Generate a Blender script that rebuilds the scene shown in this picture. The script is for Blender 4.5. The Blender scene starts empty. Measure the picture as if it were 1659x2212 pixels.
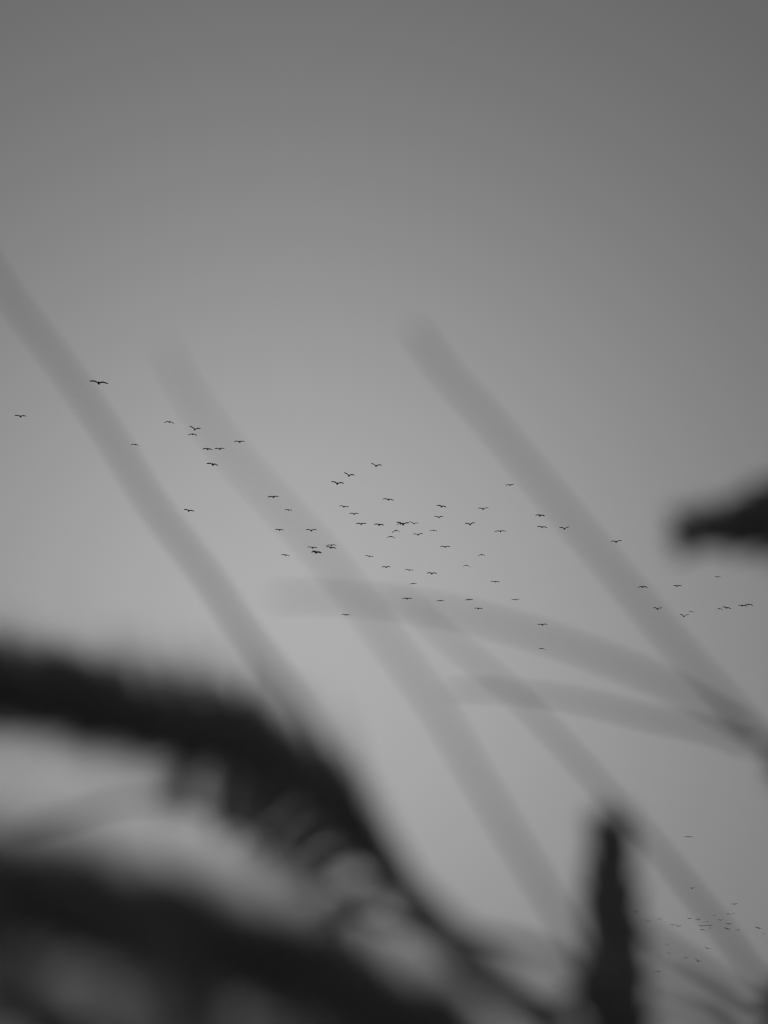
import bpy, math, random
from mathutils import Vector, Matrix
R = math.radians
random.seed(11)
sc = bpy.context.scene
COL = sc.collection

# ------------------------------------------------------------------ camera, sky, sun, exposure
CAM_H = 0.95                       # held low, among the ears of the field
PITCH = 23.7
LENS, SENS = 72.0, 24.0
cd = bpy.data.cameras.new('camera')
cd.sensor_fit = 'HORIZONTAL'; cd.sensor_width = SENS; cd.lens = LENS
cd.clip_start = 0.02; cd.clip_end = 20000
cd.dof.use_dof = True; cd.dof.focus_distance = 330.0; cd.dof.aperture_fstop = 14.2
cam = bpy.data.objects.new('camera', cd); COL.objects.link(cam)
cam.location = (0, 0, CAM_H); cam.rotation_euler = (R(90 + PITCH), 0, 0)
sc.camera = cam

SUN_EL, SUN_AZ = 21.4, -2.5        # sun veiled in thick haze, straight ahead, a touch to the left
w = bpy.data.worlds.new('World'); sc.world = w; w.use_nodes = True
nt = w.node_tree; bg = nt.nodes['Background']
sky = nt.nodes.new('ShaderNodeTexSky'); sky.sky_type = 'NISHITA'; sky.sun_disc = False
sky.sun_elevation = R(SUN_EL); sky.sun_rotation = R(SUN_AZ)
sky.air_density = 1.0; sky.dust_density = 10.0; sky.ozone_density = 1.0
bw = nt.nodes.new('ShaderNodeRGBToBW')          # black-and-white photograph
veil = nt.nodes.new('ShaderNodeMath'); veil.operation = 'ADD'; veil.inputs[1].default_value = 15.0   # even light scattered by the haze all round
nt.links.new(sky.outputs[0], bw.inputs[0]); nt.links.new(bw.outputs[0], veil.inputs[0]); nt.links.new(veil.outputs[0], bg.inputs[0])
bg.inputs[1].default_value = 0.05

sd = bpy.data.lights.new('sun', 'SUN'); sd.energy = 4.0; sd.angle = R(10)
sun = bpy.data.objects.new('sun', sd); COL.objects.link(sun)
sdir = Vector((math.sin(R(SUN_AZ)) * math.cos(R(SUN_EL)), math.cos(R(SUN_AZ)) * math.cos(R(SUN_EL)), math.sin(R(SUN_EL))))
sun.rotation_euler = (-sdir).to_track_quat('-Z', 'Y').to_euler()
sun.location = (0, 0, 50)

sc.view_settings.view_transform = 'Standard'; sc.view_settings.look = 'None'
sc.view_settings.gamma = 1.0; sc.view_settings.use_curve_mapping = False
sc.view_settings.exposure = -3.74
sc.render.engine = 'CYCLES'
sc.cycles.use_adaptive_sampling = False
sc.cycles.use_denoising = True
sc.cycles.max_bounces = 6
sc.cycles.filter_width = 1.25
sc.render.film_transparent = False

# ------------------------------------------------------------------ helpers
CR = cam.rotation_euler.to_matrix()
RIGHT, UP, FWD = CR @ Vector((1, 0, 0)), CR @ Vector((0, 1, 0)), CR @ Vector((0, 0, -1))
K = (SENS / 2) / LENS
def at(x, y, d):
    """point seen at (x, y) of a 1659 x 2212 frame, d metres in front of the camera"""
    return Vector((0, 0, CAM_H)) + d * (FWD + (x - 829.5) / 829.5 * K * RIGHT - (y - 1106.0) / 829.5 * K * UP)
MM_PX = K / 829.5                  # metres per frame unit at 1 m

def mesh_obj(name, verts, faces, mat, parent=None, smooth=True, off=None):
    me = bpy.data.meshes.new(name)
    if off is not None: verts = [v - off for v in verts]
    me.from_pydata([tuple(v) for v in verts], [], faces); me.update()
    if smooth: me.polygons.foreach_set('use_smooth', [True] * len(me.polygons))
    me.materials.append(mat)
    o = bpy.data.objects.new(name, me); COL.objects.link(o)
    o.parent = parent
    return o

def tag(o, label=None, cat=None, group=None, kind=None):
    if label: o['label'] = label
    if cat: o['category'] = cat
    if group: o['group'] = group
    if kind: o['kind'] = kind
    return o

def catmull(P, n):
    """smooth curve through the points, tangents weighted by spacing so that it never overshoots"""
    L = [max(1e-6, (P[i + 1] - P[i]).length) for i in range(len(P) - 1)]
    T = []
    for i in range(len(P)):
        if i == 0: T.append((P[1] - P[0]) / L[0])
        elif i == len(P) - 1: T.append((P[-1] - P[-2]) / L[-1])
        else: T.append(((P[i] - P[i - 1]) / L[i - 1] * L[i] + (P[i + 1] - P[i]) / L[i] * L[i - 1]) / (L[i] + L[i - 1]))
    out = []
    for i in range(len(P) - 1):
        for k in range(n):
            t = k / n; t2, t3 = t * t, t ** 3
            out.append(P[i] * (2 * t3 - 3 * t2 + 1) + T[i] * L[i] * (t3 - 2 * t2 + t) + P[i + 1] * (3 * t2 - 2 * t3) + T[i + 1] * L[i] * (t3 - t2))
    out.append(P[-1].copy())
    return out

def tube(pts, rad, n=8):
    V, F = [], []
    up = Vector((0.3, 0.9, 0.2)).normalized()
    for i, p in enumerate(pts):
        t = (pts[min(i + 1, len(pts) - 1)] - pts[max(i - 1, 0)]).normalized()
        a = t.cross(up).normalized(); b = a.cross(t)
        r = rad(i / (len(pts) - 1))
        for k in range(n):
            an = 2 * math.pi * k / n
            V.append(p + r * (math.cos(an) * a + math.sin(an) * b))
    for i in range(len(pts) - 1):
        for k in range(n):
            F.append((i * n + k, i * n + (k + 1) % n, (i + 1) * n + (k + 1) % n, (i + 1) * n + k))
    F.append(tuple(range(n))[::-1]); F.append(tuple(range((len(pts) - 1) * n, len(pts) * n)))
    return V, F

# ------------------------------------------------------------------ materials (neutral greys: the photograph is black and white)
def mat_plant(name, base, var, transl, scale):
    m = bpy.data.materials.new(name); m.use_nodes = True
    t = m.node_tree; t.nodes.clear()
    out = t.nodes.new('ShaderNodeOutputMaterial')
    tc = t.nodes.new('ShaderNodeTexCoord')
    ns = t.nodes.new('ShaderNodeTexNoise'); ns.inputs['Scale'].default_value = scale; ns.inputs['Detail'].default_value = 4
    rp = t.nodes.new('ShaderNodeValToRGB')
    rp.color_ramp.elements[0].position = .3; rp.color_ramp.elements[1].position = .7
    for e, v in zip(rp.color_ramp.elements, (base - var, base + var)): e.color = (v, v, v, 1)
    pb = t.nodes.new('ShaderNodeBsdfPrincipled'); pb.inputs['Roughness'].default_value = .6
    tr = t.nodes.new('ShaderNodeBsdfTranslucent')
    mx = t.nodes.new('ShaderNodeMixShader'); mx.inputs[0].default_value = transl
    bp = t.nodes.new('ShaderNodeBump'); bp.inputs['Strength'].default_value = .3; bp.inputs['Distance'].default_value = .0005
    L = t.links.new
    L(tc.outputs['Object'], ns.inputs['Vector']); L(ns.outputs['Fac'], rp.inputs['Fac'])
    L(rp.outputs['Color'], pb.inputs['Base Color']); L(rp.outputs['Color'], tr.inputs['Color'])
    L(ns.outputs['Fac'], bp.inputs['Height']); L(bp.outputs['Normal'], pb.inputs['Normal'])
    L(pb.outputs[0], mx.inputs[1]); L(tr.outputs[0], mx.inputs[2]); L(mx.outputs[0], out.inputs['Surface'])
    return m
M_HUSK = mat_plant('husk', .70, .1, .3, 900)
M_STALK = mat_plant('stalk', .62, .08, .2, 500)
M_LEAF = mat_plant('leaf', .24, .05, .25, 300)
M_BIRD = mat_plant('feathers', .07, .02, .0, 9)
M_SOIL = mat_plant('soil', .10, .04, .0, 3)
for _n in M_SOIL.node_tree.nodes:
    if _n.type == 'BSDF_PRINCIPLED': _n.inputs['Roughness'].default_value = 1.0; _n.inputs['Specular IOR Level'].default_value = 0.0

# ------------------------------------------------------------------ ground
gv, gf = [], []
rings = [0, .5, 1, 2, 4, 8, 16, 40, 100, 300, 1000, 4000, 9000]
NS = 48
for ri, r in enumerate(rings):
    for k in range(NS):
        a = 2 * math.pi * k / NS
        gv.append(Vector((r * math.cos(a), r * math.sin(a), 0 if r < 3 else -.25 + random.uniform(-.03, .03))))
for ri in range(len(rings) - 1):
    for k in range(NS):
        a, b = ri * NS + k, ri * NS + (k + 1) % NS
        if ri == 0: gf.append((0, b + NS, a + NS)[::-1])
        else: gf.append((a, a + NS, b + NS, b))
tag(mesh_obj('ground', gv, gf, M_SOIL), kind='structure')

# ------------------------------------------------------------------ cereal plants
def floret(V, F, org, ax, L, wdt, n=7):
    """one plump pointed floret appended to V, F"""
    a = ax.orthogonal().normalized(); b = ax.cross(a)
    prof = [(0, .18), (.12, .62), (.3, .96), (.48, 1), (.68, .74), (.86, .36), (1, .06)]
    s = len(V)
    for t, r in prof:
        for k in range(n):
            an = 2 * math.pi * k / n
            V.append(org + ax * L * t + wdt * r * (math.cos(an) * a + math.sin(an) * b))
    for i in range(len(prof) - 1):
        for k in range(n):
            F.append((s + i * n + k, s + i * n + (k + 1) % n, s + (i + 1) * n + (k + 1) % n, s + (i + 1) * n + k))
    F.append(tuple(s + k for k in range(n))[::-1]); F.append(tuple(s + (len(prof) - 1) * n + k for k in range(n)))

SPIK = []
for v in range(4):                  # spikelets of unit length along +Z, fan in X, thin in Y
    rnd = random.Random(50 + v)
    V, F = [], []
    floret(V, F, Vector((0, 0, 0)), Vector((0, rnd.uniform(-.05, .05), 1)).normalized(), 1.0, .155)
    for s in (-1, 1):
        floret(V, F, Vector((s * .05, 0, .02)), Vector((s * rnd.uniform(.2, .3), rnd.uniform(-.1, .1), 1)).normalized(), rnd.uniform(.82, .95), .135)
        floret(V, F, Vector((s * .07, .05, 0)), Vector((s * .33, .12, 1)).normalized(), .55, .09)
    me = bpy.data.meshes.new('spikelet'); me.from_pydata([tuple(p) for p in V], [], F); me.update()
    me.polygons.foreach_set('use_smooth', [True] * len(me.polygons)); me.materials.append(M_HUSK)
    SPIK.append(me)

def clamp(v): return max(0.0, min(1.0, v))

# rows of spikelets round the axis: (angle round it, spread, length, width, step, from u, to u); 0 is the side facing down when the ear points left
def even(sp, ln, fat, st): return [(a, sp, ln, fat, st, 0, 1) for a in (0, 90, 180, 270)]

def plant(label, ear, stem, base, rows, stem_r=25, awns=(), bristles=None, seed=1, tail=0.0):
    """ear: (x, y, d) frame points from the foot of the ear to its tip; stem: from the foot of the ear downwards;
    base: where it stands on the ground; awns: frame paths from tip to root; sizes in frame units at the foot of the ear"""
    rnd = random.Random(seed)
    base = Vector(base)
    U = MM_PX * ear[0][2]
    root = bpy.data.objects.new('cereal_plant', None); COL.objects.link(root)
    root.location = base; root.empty_display_size = .05
    tag(root, label, 'cereal plant', 'awned cereal ears leaning into view')
    E = catmull([at(*p) for p in ear], 10)
    S = [at(*p) for p in stem]
    low = S[-1]
    S += [Vector((low.x + (base.x - low.x) * .35, low.y + (base.y - low.y) * .35, low.z * .62)),
          Vector((base.x + (low.x - base.x) * .15, base.y + (low.y - base.y) * .15, low.z * .28)), base.copy()]
    SP = catmull([E[0]] + S, 8)
    r0 = stem_r * U
    V, F = tube(SP, lambda t: r0 + (.0019 - r0) * min(1, t * 1.6), 10)
    mesh_obj('stem', V, F, M_STALK, root, off=base)
    for zt in (.62, .3):           # swollen nodes, low on the stem
        i0 = min(range(len(SP) - 1), key=lambda i: abs(SP[i].z - zt * CAM_H)); c = SP[i0]
        ax = (SP[i0 + 1] - c).normalized()
        V, F = tube([c - ax * .004, c - ax * .002, c, c + ax * .002, c + ax * .004], lambda u: (1.7 + 1.0 * math.sin(math.pi * u)) * .001, 10)
        mesh_obj('stem_node', V, F, M_STALK, root, off=base)
    V, F = tube(E, lambda t: r0 * (1 - .7 * min(1, t * 3)), 8)
    mesh_obj('ear_axis', V, F, M_STALK, root, off=base)
    acc = [0.0]
    for i in range(1, len(E)): acc.append(acc[-1] + (E[i] - E[i - 1]).length)
    tot = acc[-1]; tips = []
    def frame(s):
        i = max(j for j in range(len(acc)) if acc[j] <= s + 1e-9); i = min(i, len(E) - 2)
        f = (s - acc[i]) / max(1e-9, acc[i + 1] - acc[i])
        p = E[i].lerp(E[i + 1], min(1, f)); t = (E[i + 1] - E[i]).normalized()
        side = t.cross(FWD).normalized()
        return p, t, side, side.cross(t).normalized()
    ev = lambda q, u: q(u) if callable(q) else q
    def spik(p, t, side, dep, phi, spd, Ln, ft):
        ph = R(phi + rnd.uniform(-22, 22))
        sd_ = side * math.cos(ph) + dep * math.sin(ph)
        ang = R(spd + rnd.uniform(-6, 6))
        z = (t * math.cos(ang) + sd_ * math.sin(ang)).normalized()
        x = (Matrix.Rotation(R(rnd.uniform(-35, 35)), 3, z) @ dep.cross(z).normalized()).normalized()
        y = z.cross(x)
        o = bpy.data.objects.new('spikelet', SPIK[rnd.randrange(4)]); COL.objects.link(o); o.parent = root
        m = Matrix((x * Ln * ft, y * Ln * ft, z * Ln)).transposed().to_4x4(); m.translation = p + sd_ * U * 8 - base
        o.matrix_basis = m
        tips.append((p + z * Ln * .8, o, m))
    for ri, (phi, spd, ln, ft, st, u0, u1) in enumerate(rows):
        s = max(.0003, u0 * tot) + (ri % 4) * st * U * .27
        while s <= u1 * tot:
            u = s / tot
            tl = 1 - tail * clamp((u - .55) / .45)
            spik(*frame(s), phi, ev(spd, u), ev(ln, u) * U * rnd.uniform(.88, 1.12) * (.6 + .4 * tl), ev(ft, u) * tl / (.6 + .4 * tl))
            s += ev(st, u) * U * rnd.uniform(.88, 1.12)
    spik(*frame(tot * .999), 0, 0, ev(rows[0][2], 1) * U * .85 * (.6 + .4 * (1 - tail)), ev(rows[0][3], 1))
    if bristles:                   # fine hairs among the spikelets, too many to count
        n, ln, sp, rr = bristles
        V, F = [], []
        for k in range(n):
            s = rnd.uniform(0, tot); p, t, side, dep = frame(s); u = s / tot
            ph = rnd.uniform(0, 6.283); sd_ = side * math.cos(ph) + dep * math.sin(ph)
            a_ = R(ev(sp, u) * rnd.uniform(.4, 1.3)); z = (t * math.cos(a_) + sd_ * math.sin(a_)).normalized()
            L_ = ln * U * rnd.uniform(.6, 1.15); bend = t * L_ * .18
            q = [p, p + z * L_ * .5 + bend * .25, p + z * L_ + bend]
            v, f = tube(q, lambda w_: rr * U * (1 - .7 * w_), 3); o_ = len(V)
            V += v; F += [tuple(i + o_ for i in g) for g in f]
        tag(mesh_obj('bristles', V, F, M_HUSK, root, off=base), kind='stuff')
    for path, ra, rb in awns:
        A = [at(*q) for q in path][::-1]
        tip, o, m = min(tips, key=lambda q: (q[0] - A[0]).length)
        A = catmull([tip] + A, 8)
        V, F = tube(A, lambda t: (ra + (rb - ra) * t) * .001 * (1 if t < .97 else .4 + .6 * (1 - t) / .03), 6)
        inv = m.inverted()
        mesh_obj('awn', [inv @ (v - base) for v in V], F, M_STALK, o)
    i0 = min(range(len(SP)), key=lambda i: abs(SP[i].z - .45 * CAM_H)); c = SP[i0]
    az = rnd.uniform(0, 6.28); h = Vector((math.cos(az), math.sin(az) * .5, 0))
    sv = h.cross(Vector((0, 0, 1))).normalized()
    V, F = [], []
    for j in range(15):
        q = j / 14
        p = c + h * .2 * q + Vector((0, 0, .10 * q - .22 * q * q)); wv = .006 * (1 - q ** 3) * (.5 + min(1, q * 5) * .5)
        for g, dz in ((-1, .0015), (0, 0), (1, .0015), (0, -.0004)): V.append(p + sv * g * wv + Vector((0, 0, dz)))
    for j in range(14):
        for g in range(4): F.append((j * 4 + g, j * 4 + (g + 1) % 4, (j + 1) * 4 + (g + 1) % 4, (j + 1) * 4 + g))
    mesh_obj('leaf', V, F, M_LEAF, root, off=base)
    return root

# the ear arching across the left, its long awn rising to the left edge
plant('nodding dark cereal ear arching to the left edge above a second, nearer ear',
      [(900, 1955, .25), (838, 1880, .25), (774, 1803, .25), (706, 1733, .25), (618, 1670, .252), (520, 1620, .255), (420, 1582, .26), (290, 1544, .265), (150, 1512, .27), (0, 1490, .274), (-160, 1500, .27), (-320, 1530, .27)],
      [(965, 2020, .24), (1040, 2090, .23), (1125, 2165, .22), (1220, 2250, .215), (1310, 2340, .215)], (.07, .33, 0),
      rows=[(90, 10, 120, lambda u: .8 + .8 * clamp(u * 2.6), 30, 0, 1), (270, 10, 120, lambda u: .8 + .8 * clamp(u * 2.6), 30, 0, 1),
            (180, lambda u: 18 + 36 * clamp(u * 3.5), lambda u: 95 + 65 * clamp(u * 4), .55, 56, 0, 1),
            (0, 84, lambda u: 185 + 30 * clamp(u * 6), .42, 70, .02, .46), (0, 42, 140, .6, 56, .44, 1)],
      bristles=(1700, 235, lambda u: 20 + 45 * clamp(u * 3), 2.3), stem_r=44, seed=3,
      awns=[([(-90, 460, .30), (10, 625, .305), (130, 785, .31), (240, 945, .31), (330, 1090, .31), (438, 1232, .31), (540, 1382, .305), (628, 1494, .30), (695, 1605, .28), (755, 1705, .26)], .82, .32),
            ([(30, 1795, .29), (150, 1765, .29), (260, 1735, .29), (400, 1735, .29), (560, 1810, .29), (700, 1890, .27), (820, 1940, .255)], .25, .5)])

# the nearer ear across the bottom left
plant('nearer dark cereal ear lying across the bottom left corner below the arching one',
      [(1090, 2350, .18), (1000, 2280, .18), (880, 2208, .18), (760, 2145, .18), (600, 2085, .178), (450, 2040, .176), (300, 2000, .175), (150, 1960, .174), (0, 1925, .172), (-150, 1905, .17)],
      [(1200, 2470, .183), (1300, 2620, .186)], (.05, .22, 0),
      rows=[(90, 12, 170, 1.35, 40, 0, 1), (270, 12, 170, 1.35, 40, 0, 1), (180, 42, 185, .6, 65, 0, 1), (0, 40, 185, .6, 65, 0, 1)],
      bristles=(1300, 270, 55, 2.8), stem_r=38, seed=5)
plant('very blurred stalk rising steeply behind the nearer ear, lower left',
      [(333, 2041, .17), (260, 1990, .17), (120, 1945, .17), (-60, 1920, .168), (-260, 1940, .166)],
      [(385, 2120, .17), (445, 2220, .172), (540, 2420, .175)], (.0, .2, 0),
      rows=even(16, 130, .8, 70), stem_r=44, bristles=(150, 190, 40, 2.6), seed=7)
plant('slanting dark stalk cutting the lower left corner',
      [(-10, 2060, .165), (-150, 1900, .165), (-330, 1800, .165), (-480, 1800, .165)],
      [(45, 2140, .165), (110, 2235, .168), (230, 2450, .17)], (-.03, .19, 0),
      rows=even(22, 150, .8, 80), stem_r=48, seed=9)
plant('hazy smudge of an ear along the bottom edge at left, closest to the lens',
      [(900, 2440, .125), (700, 2330, .125), (450, 2265, .125), (200, 2220, .123), (-50, 2190, .12), (-250, 2190, .12)],
      [(1000, 2570, .128), (1100, 2820, .13)], (.02, .16, 0),
      rows=even(30, 190, .5, 170), stem_r=30, bristles=(220, 260, 65, 3.2), seed=11)

# the upright ear at lower right
plant('upright dark cereal ear with a blunt tip, standing at lower right',
      [(1345, 2330, .285), (1337, 2150, .285), (1327, 2010, .285), (1321, 1925, .285), (1319, 1838, .285)],
      [(1350, 2500, .315), (1360, 2700, .32)], (.07, .36, 0),
      rows=[(90, 8, 110, 1.85, 28, 0, 1), (270, 8, 110, 1.85, 28, 0, 1), (0, 20, 110, .7, 46, 0, 1), (180, 20, 110, .7, 46, 0, 1)],
      bristles=(260, 110, 34, 2.0), stem_r=22, seed=13, tail=.33)
# in front of it, just reaching the bottom edge: its awn sweeps up to the middle left
plant('low cereal ear at the bottom edge sending a long awn up to the left',
      [(1420, 2480, .28), (1375, 2370, .28), (1340, 2270, .278), (1318, 2200, .276)],
      [(1480, 2650, .285), (1520, 2850, .29)], (.1, .3, 0),
      rows=even(18, 130, .8, 60), stem_r=25, seed=15, bristles=(90, 150, 45, 2.0),
      awns=[([(350, 745, .26), (420, 870, .26), (500, 980, .26), (600, 1090, .262), (700, 1200, .262), (800, 1330, .264), (880, 1440, .265), (950, 1540, .266), (1020, 1660, .267), (1090, 1780, .268), (1150, 1880, .27), (1210, 1980, .272), (1265, 2080, .274), (1300, 2160, .276)], .58, .22),
            ([(700, 1930, .27), (800, 1980, .27), (926, 2020, .27), (1004, 2075, .27), (1100, 2130, .272), (1220, 2170, .274)], 1.3, .5),
            ([(960, 2010, .27), (1098, 2035, .27), (1200, 2070, .272), (1280, 2130, .274)], 1.1, .55)])
# right bottom corner
plant('cereal ear in the bottom right corner with awns fanning to the upper left',
      [(1930, 2420, .36), (1850, 2320, .36), (1780, 2250, .36), (1735, 2200, .36)],
      [(1980, 2520, .365), (2020, 2720, .37)], (.15, .4, 0),
      rows=even(20, 120, .8, 55), stem_r=25, seed=17,
      awns=[([(850, 1275, .34), (980, 1390, .343), (1090, 1480, .346), (1200, 1590, .348), (1300, 1700, .35), (1400, 1810, .352), (1490, 1920, .354), (1570, 2020, .356), (1640, 2110, .358)], .66, .26),
            ([(1250, 1925, .30), (1384, 2008, .31), (1524, 2098, .33), (1640, 2165, .35)], .8, .6),
            ([(1200, 2090, .27), (1384, 2105, .28), (1524, 2145, .31), (1650, 2195, .35)], .9, .6),
            ([(1280, 2170, .27), (1400, 2180, .28), (1524, 2200, .31), (1660, 2230, .35)], 1.1, .7)])
# off the right edge
plant('cereal ear at the right edge with three awns fanning to the left',
      [(2020, 1870, .31), (1930, 1780, .31), (1840, 1720, .31), (1770, 1675, .31)],
      [(2100, 1980, .31), (2170, 2220, .315)], (.18, .36, 0),
      rows=even(18, 125, .8, 58), stem_r=25, seed=19,
      awns=[([(890, 700, .28), (960, 800, .28), (1050, 900, .282), (1150, 1020, .284), (1250, 1140, .286), (1350, 1260, .288), (1450, 1380, .292), (1550, 1490, .30), (1650, 1595, .305)], .55, .32),
            ([(580, 1290, .28), (700, 1290, .282), (830, 1300, .284), (1000, 1328, .286), (1150, 1368, .288), (1300, 1420, .292), (1450, 1482, .298), (1560, 1542, .305), (1660, 1606, .31)], .62, .24),
            ([(960, 1490, .38), (1080, 1492, .378), (1200, 1505, .37), (1300, 1525, .36), (1400, 1550, .35), (1500, 1570, .34), (1600, 1602, .32), (1670, 1632, .31)], .62, .3)])
plant('dark blunt cereal ear tip poking in from the right edge',
      [(2150, 1130, .28), (2000, 1100, .28), (1850, 1095, .28), (1720, 1112, .28), (1620, 1128, .28), (1508, 1145, .28)],
      [(2300, 1230, .285), (2400, 1480, .29), (2440, 1880, .295)], (.26, .36, 0),
      rows=[(90, 8, 120, 2.5, 32, 0, 1), (270, 8, 120, 2.5, 32, 0, 1), (0, 24, 120, .7, 46, 0, 1), (180, 26, 130, .7, 46, 0, 1)],
      bristles=(120, 110, 32, 2.0), stem_r=25, seed=21, tail=.75)

# ------------------------------------------------------------------ birds
def bird_mesh(hs_l, hs_r, zl, zr, bump, stout):
    """one continuous skin lofted from wing tip to wing tip; +Y is the beak; half spans and tip heights in metres"""
    sp = (hs_l + hs_r) * .5
    b = sp / .65 * .92 * stout
    half = [(0.02, .27, -.36, .11), (.05, .17, -.37, .115), (.075, .125, -.33, .08), (.095, .115, -.13, .05)]
    wing = [(.18, .135, -.10, .036), (.30, .165, -.07, .03), (.42, .19, -.035, .027), (.55, .19, -.03, .026), (.72, .16, -.045, .022), (.88, .115, -.055, .018), (.97, .065, -.05, .013), (1.0, .0, -.03, .006)]
    def zz(u, tip, hs):
        # rises to the wrist, then falls away to the tip
        wv = math.exp(-((u - .40) / .23) ** 2)
        return tip * (u ** 1.15) + bump * hs * wv * (1 - math.exp(-(u / .2) ** 2))
    st = []
    for s, hs, tip in ((-1, hs_l, zl), (1, hs_r, zr)):
        side = []
        for x, le, te, th in half: side.append((s * x * b, le * b, te * b, -.015 * b, th * b))
        for u, le, te, th in wing:
            side.append((s * u * hs, le * b * 1.25, te * b * 1.25, zz(u, tip, hs), th * b * 1.5))
        st.append(side)
    mid = (0, .34 * b, -.37 * b, -.02 * b, .12 * b)
    allst = st[0][::-1] + [mid] + st[1]
    n = 12; V, F = [], []
    for (x, le, te, z, th) in allst:
        for k in range(n):
            a = 2 * math.pi * k / n
            c = math.cos(a); yy = (le + te) / 2 + (le - te) / 2 * c
            tt = th * .5 * math.sin(a) * (1 - .55 * abs((c + .1)) ** 1.5 if True else 1)
            V.append(Vector((x, yy, z + tt)))
    for i in range(len(allst) - 1):
        for k in range(n):
            F.append((i * n + k, (i + 1) * n + k, (i + 1) * n + (k + 1) % n, i * n + (k + 1) % n))
    F.append(tuple(range(n))); F.append(tuple(range((len(allst) - 1) * n, len(allst) * n))[::-1])
    return V, F

def bird(l, b, r, dist, label, group, rnd):
    """l, b, r: left wing tip, shoulders, right wing tip in photo pixels (2500 wide)"""
    f = 1659 / 2500
    P = [at(q[0] * f, q[1] * f, dist) for q in (l, b, r)]
    ax = RIGHT
    hl, hr = (P[1] - P[0]).dot(ax), (P[2] - P[1]).dot(ax)
    zl, zr = (P[0] - P[1]).dot(UP) / math.cos(R(PITCH)), (P[2] - P[1]).dot(UP) / math.cos(R(PITCH))
    m = .5 * (hl + hr); hl = max(hl, .72 * m); hr = max(hr, .72 * m)
    lift = (zl + zr) / (2 * m)
    bump = rnd.uniform(.02, .05)
    V, F = bird_mesh(hl, hr, zl, zr, bump, 1.25 if dist > 500 else .88 if dist < 250 else rnd.uniform(.95, 1.12))
    o = mesh_obj('bird', V, F, M_BIRD)
    yaw = rnd.uniform(-9, 9)
    o.location = P[1]
    o.rotation_euler = (R(rnd.uniform(-4, 5)), 0, R(180 + yaw))
    # facing the camera swaps left and right: mirror the mesh so the wing on the left of the picture is the left one
    for v in o.data.vertices: v.co.x = -v.co.x
    o.data.flip_normals()
    tag(o, label, 'bird', group)
    return o

C4 = (0, 1150, 1.8433); C5 = (800, 1450, 1.659); C6 = (1700, 1500, 2.0738); C3 = (1900, 2600, 2.765)
def rows(c, data, dist, group, seed):
    rnd = random.Random(seed)
    for (lx, ly, rx, ry, bx, by, label) in data:
        g = lambda x, y: (c[0] + x / c[2], c[1] + y / c[2])
        d = dist * rnd.uniform(.96, 1.05)
        if isinstance(label, tuple): d, label = label
        bird(g(lx, ly), g(bx, by), g(rx, ry), d, label, group, rnd)

G1, G2, G3, G4 = 'birds strung out at the left', 'birds of the main flock', 'birds trailing at the right', 'tiny birds of the distant low flock'
rows(C4, [
 (535,168,650,180,592,176,(200,'largest bird, dark, gliding with long level wings over the leftmost blurred stalk')),
 (87,375,158,376,123,377,'dark bird with level wings, nearest of all to the left edge'),
 (984,417,1046,422,1017,411,'bird with downswept wings just left of the stacked pair at upper left'),
 (1137,438,1204,449,1169,455,'bird with wings raised in a V, upper of the stacked pair at upper left'),
 (1126,494,1184,492,1156,484,'bird with downswept wings, lower of the stacked pair at upper left'),
 (784,548,836,557,813,547,'bird with drooping wings alone on the leftmost blurred stalk, below the largest bird'),
 (1404,528,1468,530,1437,530,'level-winged bird up and right of the side-by-side pair at upper left'),
 (1214,576,1276,580,1246,573,'left bird of the side-by-side pair at upper left'),
 (1287,572,1348,573,1318,573,'right bird of the side-by-side pair at upper left'),
 (1239,661,1310,675,1276,665,'banking bird tilted down to the right, directly below the side-by-side pair'),
 (1102,939,1166,947,1133,943,'lone level bird on the right rim of the leftmost stalk, lowest of the left birds'),
], 310, G1, 1)
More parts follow.
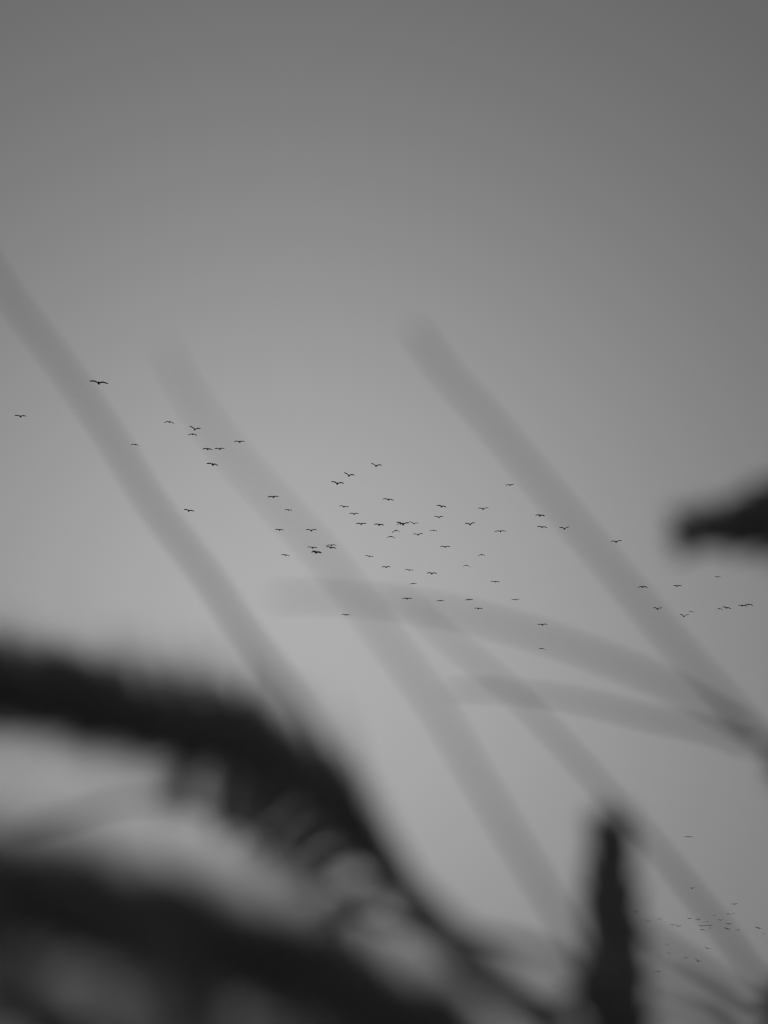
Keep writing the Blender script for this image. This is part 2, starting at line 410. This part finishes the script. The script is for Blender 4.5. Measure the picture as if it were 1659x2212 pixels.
rows(C5, [
 (117,278,178,278,148,277,'level-winged bird, uppermost at the left end of the main flock'),
 (208,348,251,352,231,348,'small bird just below right of the main flock\'s upper left bird'),
 (158,454,207,458,182,455,'small level bird, farthest left in its row, left of the straight-winged bird'),
 (323,455,384,456,354,458,'straight-winged bird between the small left bird and the clustered overlapping birds below'),
 (332,548,388,554,361,551,'single bird just above the overlapping pair at lower left of the flock'),
 (434,540,490,540,462,538,'upper bird of two flying one right above the other, left of centre'),
 (432,549,490,555,461,551,'lower bird of two flying one right above the other, left of centre'),
 (358,571,411,580,383,574,'upper bird of the overlapping pair at lower left of the flock'),
 (352,578,408,580,380,578,'lower bird of the overlapping pair at lower left of the flock'),
 (190,592,238,599,214,591,'bird with arched wings left of the overlapping pair, lowest at the flock\'s left end'),
 (460,197,532,203,495,204,'long-winged bird, lowest of the three stepping up at the flock\'s top'),
 (530,146,589,160,557,161,'bird with its left wing lifted high, middle of three stepping up at the flock\'s top'),
 (676,95,737,107,703,109,'topmost bird of the main flock, left wing lifted high'),
 (503,328,558,331,531,330,'level bird, first of a diagonal row of three stepping down to the right'),
 (559,367,610,367,585,369,'bird with slightly raised wings, middle of the diagonal row of three'),
 (595,422,651,422,623,423,'level bird, last and lowest of the diagonal row of three'),
 (693,427,748,431,721,427,'bird tilted right, alone between the diagonal row and the overlapping birds in the centre'),
 (738,290,801,297,770,291,'bird tilted right, alone above the centre of the flock'),
 (813,414,884,418,850,424,'long-winged right bird of the overlapping pair in the flock\'s centre'),
 (816,428,855,421,836,423,'left bird of the overlapping pair in the flock\'s centre, partly hidden'),
 (882,412,934,419,909,421,'bird with raised wings just right of the overlapping pair in the centre'),
 (789,472,834,469,811,458,'bird with strongly downswept wings right below the overlapping pair in the centre'),
 (760,500,807,501,784,491,'bird with downswept wings, lower left of the two arched birds in the centre'),
 (903,477,958,478,930,481,'bird with shallow raised wings below the bird beside the central overlapping pair'),
 (992,461,1036,464,1015,458,'small arched bird right of centre, below the two stacked birds'),
 (1030,325,1084,333,1058,328,'bird tilted right, upper of two stacked birds right of centre'),
 (1018,382,1067,385,1043,387,'bird with raised wings, lower of two stacked birds right of centre'),
 (1253,340,1312,335,1283,342,'bird with its right wing lifted, upper of two at the flock\'s right'),
 (1183,419,1238,418,1211,425,'bird with wings in a shallow V, below left of the right-wing-lifted bird'),
 (1402,214,1448,213,1427,213,'small level bird high at right, just left of the blurred stalk there'),
 (1343,464,1407,465,1375,462,'long straight-winged bird at right of the flock, alone'),
 (1563,379,1616,380,1590,377,'upper of two birds stacked at the left rim of the right stalk'),
 (1573,439,1628,444,1601,440,'lower, tilted one of two birds stacked at the left rim of the right stalk'),
 (1050,546,1104,547,1077,547,'level bird alone beneath the small arched bird right of centre'),
 (1254,597,1292,597,1273,589,'upper right of two small birds with wings bent down like an arrowhead'),
 (1173,652,1213,658,1194,647,'lower left of two small birds with wings bent down like an arrowhead'),
 (643,596,691,602,668,598,'tilted bird alone right of the stacked two, start of the lower diagonal line'),
 (733,657,783,657,758,656,'level bird, first of three in a lower row sloping to the right'),
 (860,670,907,675,884,672,'slightly tilted bird, middle of three in a lower row sloping to the right'),
 (977,690,1033,692,1005,690,'level bird, last of three in a lower row sloping to the right'),
 (884,750,925,748,904,745,'arched bird right below the middle one of the lower sloping row'),
 (845,828,898,827,872,826,'level bird at the bottom row\'s left, on the crossing blurred stalks'),
 (1027,842,1073,841,1050,837,'arched bird, second from left in the bottom row of the main flock'),
 (1184,836,1229,835,1206,832,'arched bird in the bottom row, just above another level bird'),
 (1322,736,1372,738,1347,735,'bird above the bottom row at right, below the arrowhead-shaped birds'),
 (1434,833,1480,832,1457,832,'level bird at the right end of the bottom row'),
 (1233,881,1279,881,1257,880,'level bird hanging just below right of the bottom row\'s arched bird'),
 (517,913,564,916,541,914,'lone level bird at lower left, on the crossing of two blurred stalks'),
 (1576,967,1629,967,1602,967,'straight-winged bird, upper of two alone below the flock at right'),
 (1580,1100,1615,1102,1596,1096,'small arched bird, lower of two alone below the flock at right'),
], 310, G2, 2)
rows(C6, [
 (250,449,320,445,286,457,'raised-wing bird on the left rim of the right stalk, beside two stacked birds'),
 (597,542,672,540,634,545,'long-winged bird on the right stalk\'s right rim, left of the dark ear tip'),
 (780,855,847,856,813,850,'bird with arched wings in the middle of the right stalk'),
 (1018,845,1077,845,1046,844,'level bird right of the stalk, below the dark ear tip'),
 (1297,783,1341,786,1316,783,'small bird, uppermost of those below the dark ear tip'),
 (884,992,947,992,915,999,'bird with wings in a shallow V on the right stalk'),
 (1062,1034,1126,1036,1092,1049,'bird with wings in a deep V, left of a close pair at right'),
 (1122,1021,1163,1026,1140,1016,'small arched bird touching the wing of the deep-V bird'),
 (1312,1003,1355,1009,1330,997,'small arched bird, left of a tilted bird near the right edge'),
 (1350,987,1410,1000,1379,991,'tilted bird between the small arched bird and the rightmost overlapping pair'),
 (1455,981,1518,981,1487,976,'left bird of the overlapping pair nearest the right edge'),
 (1500,972,1558,976,1527,969,'right bird of the overlapping pair nearest the right edge'),
], 310, G3, 3)
rows(C3, [(900,343,988,347,941,342,(330, 'lone bird at lower right, well above the distant low flock'))], 330, G3, 4)
FAR = [
 (952,805,1000,798,978,806,'tiny bird on the right-hand stalk, highest of the distant low flock'),
 (1326,948,1384,945,1356,948,'tiny level bird above right of the distant low flock, second highest there'),
 (1276,1035,1325,1042,1301,1036,'tiny bird, left one of a pair touching wings at the distant flock\'s upper right'),
 (1333,1030,1363,1038,1348,1029,'tiny arched bird, right one of a pair touching wings at the distant flock\'s upper right'),
 (1160,1052,1188,1048,1175,1053,'tiny bird seen end on, above the distant flock\'s densest knot'),
 (1208,1087,1262,1085,1231,1092,'tiny bird with a tilted V of wings, right above the densest knot'),
 (1280,1123,1333,1132,1306,1125,'tiny tilted bird, upper of two right of the densest knot'),
 (1262,1163,1318,1178,1291,1170,'tiny tilted bird, lower of two right of the densest knot'),
 (1370,1183,1412,1186,1394,1181,'tiny bird right of the two tilted ones, before the gap to the right edge'),
 (456,1009,500,1017,478,1020,'tiny bird with raised wings, closest to the upright dark ear'),
 (550,1090,610,1104,579,1100,'tiny bird with its left wing lifted, second from the upright dark ear'),
 (660,1084,703,1084,682,1082,'tiny level bird, third from the upright dark ear'),
 (778,1133,828,1134,802,1135,'tiny left bird of the wing-to-wing pair at the distant flock\'s left'),
 (826,1143,880,1144,851,1147,'tiny right bird of the wing-to-wing pair at the distant flock\'s left'),
 (922,1076,978,1078,952,1077,'tiny level bird, left of two in line above the densest knot'),
 (1003,1085,1057,1086,1030,1085,'tiny faint bird with flat wings, right of two in line above the densest knot'),
 (1092,1106,1128,1110,1112,1104,'tiny arched bird directly on top of the densest knot'),
 (1032,1142,1085,1146,1060,1145,'tiny bird at the left of the densest knot'),
 (1078,1146,1130,1138,1103,1141,'tiny bird in the middle of the densest knot, overlapping both neighbours'),
 (1110,1138,1160,1143,1134,1141,'tiny bird at the right of the densest knot'),
 (1122,1164,1156,1164,1138,1164,'tiny bird just under the right of the densest knot'),
 (1042,1184,1092,1186,1066,1178,'tiny arched bird just under the left of the densest knot'),
 (1537,1160,1585,1162,1560,1158,'tiny left bird of the overlapping pair near the right edge of the distant flock'),
 (1555,1164,1610,1168,1580,1166,'tiny right bird of the overlapping pair near the right edge of the distant flock'),
 (1604,1216,1642,1216,1622,1216,'tiny bird below right of the overlapping pair near the right edge'),
 (1645,1297,1672,1296,1660,1296,'tiny bird cut by the right edge of the picture'),
 (732,1314,768,1314,748,1314,'tiny faint bird, upper of two stacked below the distant flock\'s left'),
 (578,1353,598,1355,588,1354,'tiny speck of a bird right beside the upright dark ear'),
 (742,1389,786,1391,766,1389,'tiny faint bird, lower of two stacked below the distant flock\'s left'),
 (675,1411,699,1415,686,1413,'tiny speck of a bird left of the lower stacked faint bird'),
 (896,1427,942,1431,918,1430,'tiny bird below the distant flock, left of a bird with raised wings'),
 (1003,1444,1060,1460,1033,1464,'tiny bird with raised wings, lowest clear one of the distant flock'),
 (1087,1335,1145,1350,1113,1345,'tiny bird alone beneath the densest knot'),
 (648,1552,692,1555,672,1554,'tiny faint bird low beside the upright ear, over a blurred stalk'),
 (580,1868,606,1868,592,1867,'faintest tiny bird, lowest of all, at the foot of the upright ear'),
 (-275,1684,-245,1690,-260,1684,'tiny faint bird left of the upright ear, over the slanting stem'),
]
rows(C3, FAR, 640, G4, 5)
